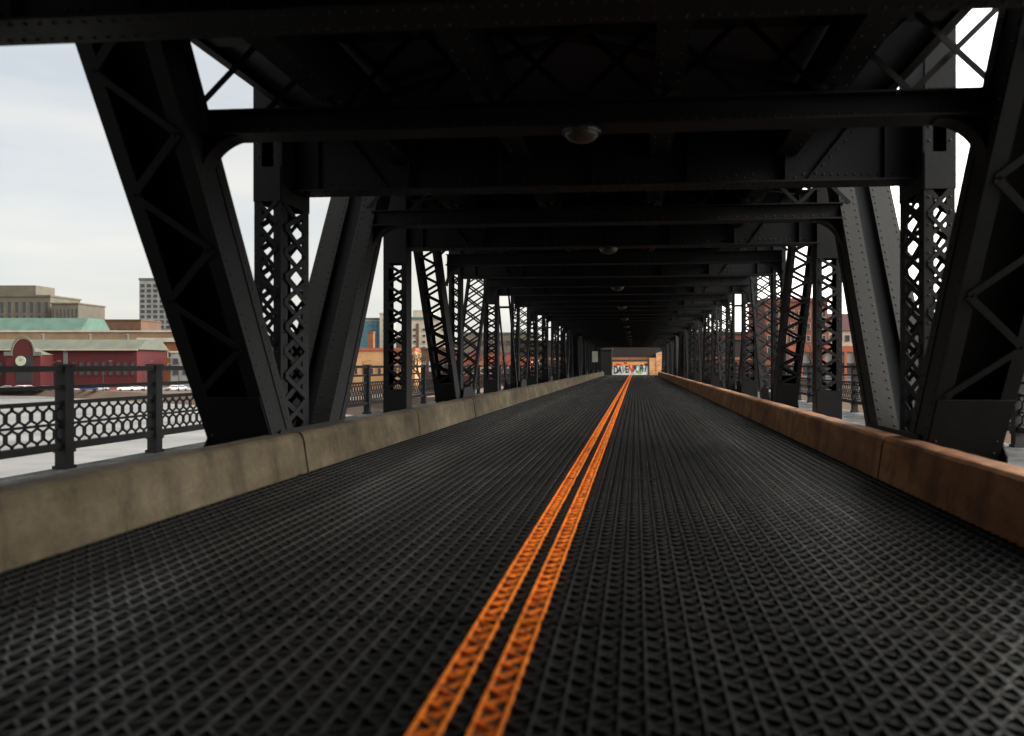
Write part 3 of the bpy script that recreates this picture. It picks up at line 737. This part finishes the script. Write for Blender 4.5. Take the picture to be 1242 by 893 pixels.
for i, (px, t) in enumerate(((60, 203), (122, 203), (172, 203), (214, 203), (437, 192), (524, 185))):
    street_lamp(px, t, f'tall thin street lamp on the river bank, {ORD[i]} from the left edge')
# bare trees
BARK = plain('bare_bark', (.16,.09,.06), .25, 2)
def bare_tree(loc, hgt, seed, label):
    r = random.Random(seed); t = thing('bare_tree', label, 'tree', loc, group='bare trees on the far bank')
    tr, cr = MB(), MB()
    def grow(p, d, L, rad, lev, f):
        q = p + d*L; f.tube(p, q, rad, rad*.65, 5 if lev > 1 else 7, caps=False)
        if lev >= 5: return
        for _ in range(3 if lev else 4):
            dd = (d + Vector((r.uniform(-1,1), r.uniform(-1,1), r.uniform(-.15,.7)))*.75).normalized()
            grow(p + d*L*r.uniform(.6,1), dd, L*r.uniform(.6,.82), rad*.6, lev+1, cr)
    grow(Vector((0,0,0)), Vector((0,0,1)), hgt*.3, hgt*.02, 0, tr)
    obj('trunk', tr.mesh('trunk', BARK), t); obj('crown', cr.mesh('crown', BARK), t)
for i, (px, t, yt, lb) in enumerate(((486, 196, 408, 'bare brown winter tree left of the second laced post'), (506, 192, 402, 'tallest bare winter tree before the beige concrete block'), (519, 188, 412, 'bare twiggy tree in front of the dark brick house'), (568, 180, 405, 'bare tree seen through the wide lattice brace'), (608, 175, 412, 'bare tree glimpsed beside the thin eyebar braces'), (986, 118, 405, 'bare tree before the red brick warehouse on the right'))):
    p = ray(px, t); zb = Z0 if px < 540 else (-2.2 if px > 900 else -5.9); bare_tree((p.x, p.y, zb), zat(yt, t)-zb, 30+i, lb)
# distant wooded hills
def hills():
    vs = []; fs = []; n = 60; r = random.Random(5)
    for i in range(n+1):
        x = -200 + i*1700/n; p = ray(x, 900); q = ray(x, 1100)
        hh = 30 + 18*math.sin(i*.35) + 10*math.sin(i*.9+1) + r.uniform(0, 8)
        if x > 600: hh *= .6
        vs += [(p.x, p.y, -8), (p.x*.995+q.x*.005, p.y*.995+q.y*.005, hh*.8), (q.x, q.y, hh), (q.x*1.2, q.y*1.2, -8)]
    for i in range(n):
        for j in range(3): fs.append((i*4+j, (i+1)*4+j, (i+1)*4+j+1, i*4+j+1))
    return MB().add(vs, fs).mesh('hills', plain('wooded_hill', (.10,.085,.07), .3, .02))
struct('hills', hills())

# ------------------------------------------------------------------ sky and sun
SUN_EL, SUN_AZ = R(30), R(104)
BR_EL, BR_AZ = R(28), R(68)      # azimuth from +Y towards +X
w = bpy.data.worlds.new('World'); sc.world = w; w.use_nodes = True
nt = w.node_tree; bg = nt.nodes['Background']; bg.inputs['Strength'].default_value = .1
N = lambda k, **kw: [setattr(nd, a, b) for nd in [nt.nodes.new(k)] for a, b in kw.items()] and nt.nodes[-1] or nt.nodes[-1]
sky = nt.nodes.new('ShaderNodeTexSky'); sky.sky_type = 'NISHITA'; sky.sun_disc = False
sky.sun_elevation = SUN_EL; sky.sun_rotation = SUN_AZ; sky.air_density = 1; sky.dust_density = 3
tc = nt.nodes.new('ShaderNodeTexCoord'); mp = nt.nodes.new('ShaderNodeMapping'); mp.inputs['Scale'].default_value = (1.2, 1.2, 6.5)
nt.links.new(tc.outputs['Generated'], mp.inputs['Vector'])
ns = nt.nodes.new('ShaderNodeTexNoise'); ns.inputs['Scale'].default_value = 1.3; ns.inputs['Detail'].default_value = 6; ns.inputs['Roughness'].default_value = .5
nt.links.new(mp.outputs['Vector'], ns.inputs['Vector'])
rp = nt.nodes.new('ShaderNodeValToRGB'); e = rp.color_ramp.elements
e[0].position, e[0].color = .34, (.62,.685,.73,1); e[1].position, e[1].color = .62, (.97,.92,.84,1)
nt.links.new(ns.outputs['Fac'], rp.inputs['Fac'])
# brighter cloud towards the hidden sun and overhead
dp = nt.nodes.new('ShaderNodeVectorMath'); dp.operation = 'DOT_PRODUCT'
dp.inputs[1].default_value = (math.cos(BR_EL)*math.sin(BR_AZ), math.cos(BR_EL)*math.cos(BR_AZ), math.sin(BR_EL))
nt.links.new(tc.outputs['Generated'], dp.inputs[0])
mr = nt.nodes.new('ShaderNodeMapRange'); mr.inputs['From Min'].default_value = .15; mr.inputs['From Max'].default_value = 1
mr.inputs['To Min'].default_value = 3.7; mr.inputs['To Max'].default_value = 30; mr.interpolation_type = 'SMOOTHSTEP'
nt.links.new(dp.outputs['Value'], mr.inputs['Value'])
sc_ = nt.nodes.new('ShaderNodeVectorMath'); sc_.operation = 'SCALE'
nt.links.new(rp.outputs['Color'], sc_.inputs[0]); nt.links.new(mr.outputs['Result'], sc_.inputs['Scale'])
mx = nt.nodes.new('ShaderNodeMix'); mx.data_type = 'RGBA'; mx.inputs[0].default_value = .85
nt.links.new(sky.outputs['Color'], mx.inputs[6]); nt.links.new(sc_.outputs[0], mx.inputs[7])
nt.links.new(mx.outputs[2], bg.inputs['Color'])
sl = bpy.data.lights.new('sun', 'SUN'); sl.energy = 1.5; sl.angle = R(30); sl.color = (1, .95, .87)
so = bpy.data.objects.new('sun', sl); col.objects.link(so)
so.rotation_euler = (R(90)-SUN_EL, 0, math.pi - SUN_AZ)

# ------------------------------------------------------------------ camera
cd = bpy.data.cameras.new('camera'); cam = bpy.data.objects.new('camera', cd); col.objects.link(cam)
cam.location = (0, 0, H); cam.rotation_euler = (R(90), 0, YAW)
cd.sensor_width = 36; cd.lens = FPX/1242*36
cd.shift_x = -(CX+3-621)/1242; cd.shift_y = -(446.5-CY)/1242
cd.clip_start = .05; cd.clip_end = 5000
cd.dof.use_dof = True; cd.dof.focus_distance = 22; cd.dof.aperture_fstop = 1.0
sc.camera = cam
sc.view_settings.view_transform = 'Standard'; sc.view_settings.look = 'None'
sc.view_settings.exposure = 1.35; sc.view_settings.gamma = 1; sc.view_settings.use_curve_mapping = False
sc.cycles.use_denoising = True; sc.cycles.max_bounces = 6; sc.cycles.sample_clamp_indirect = 8
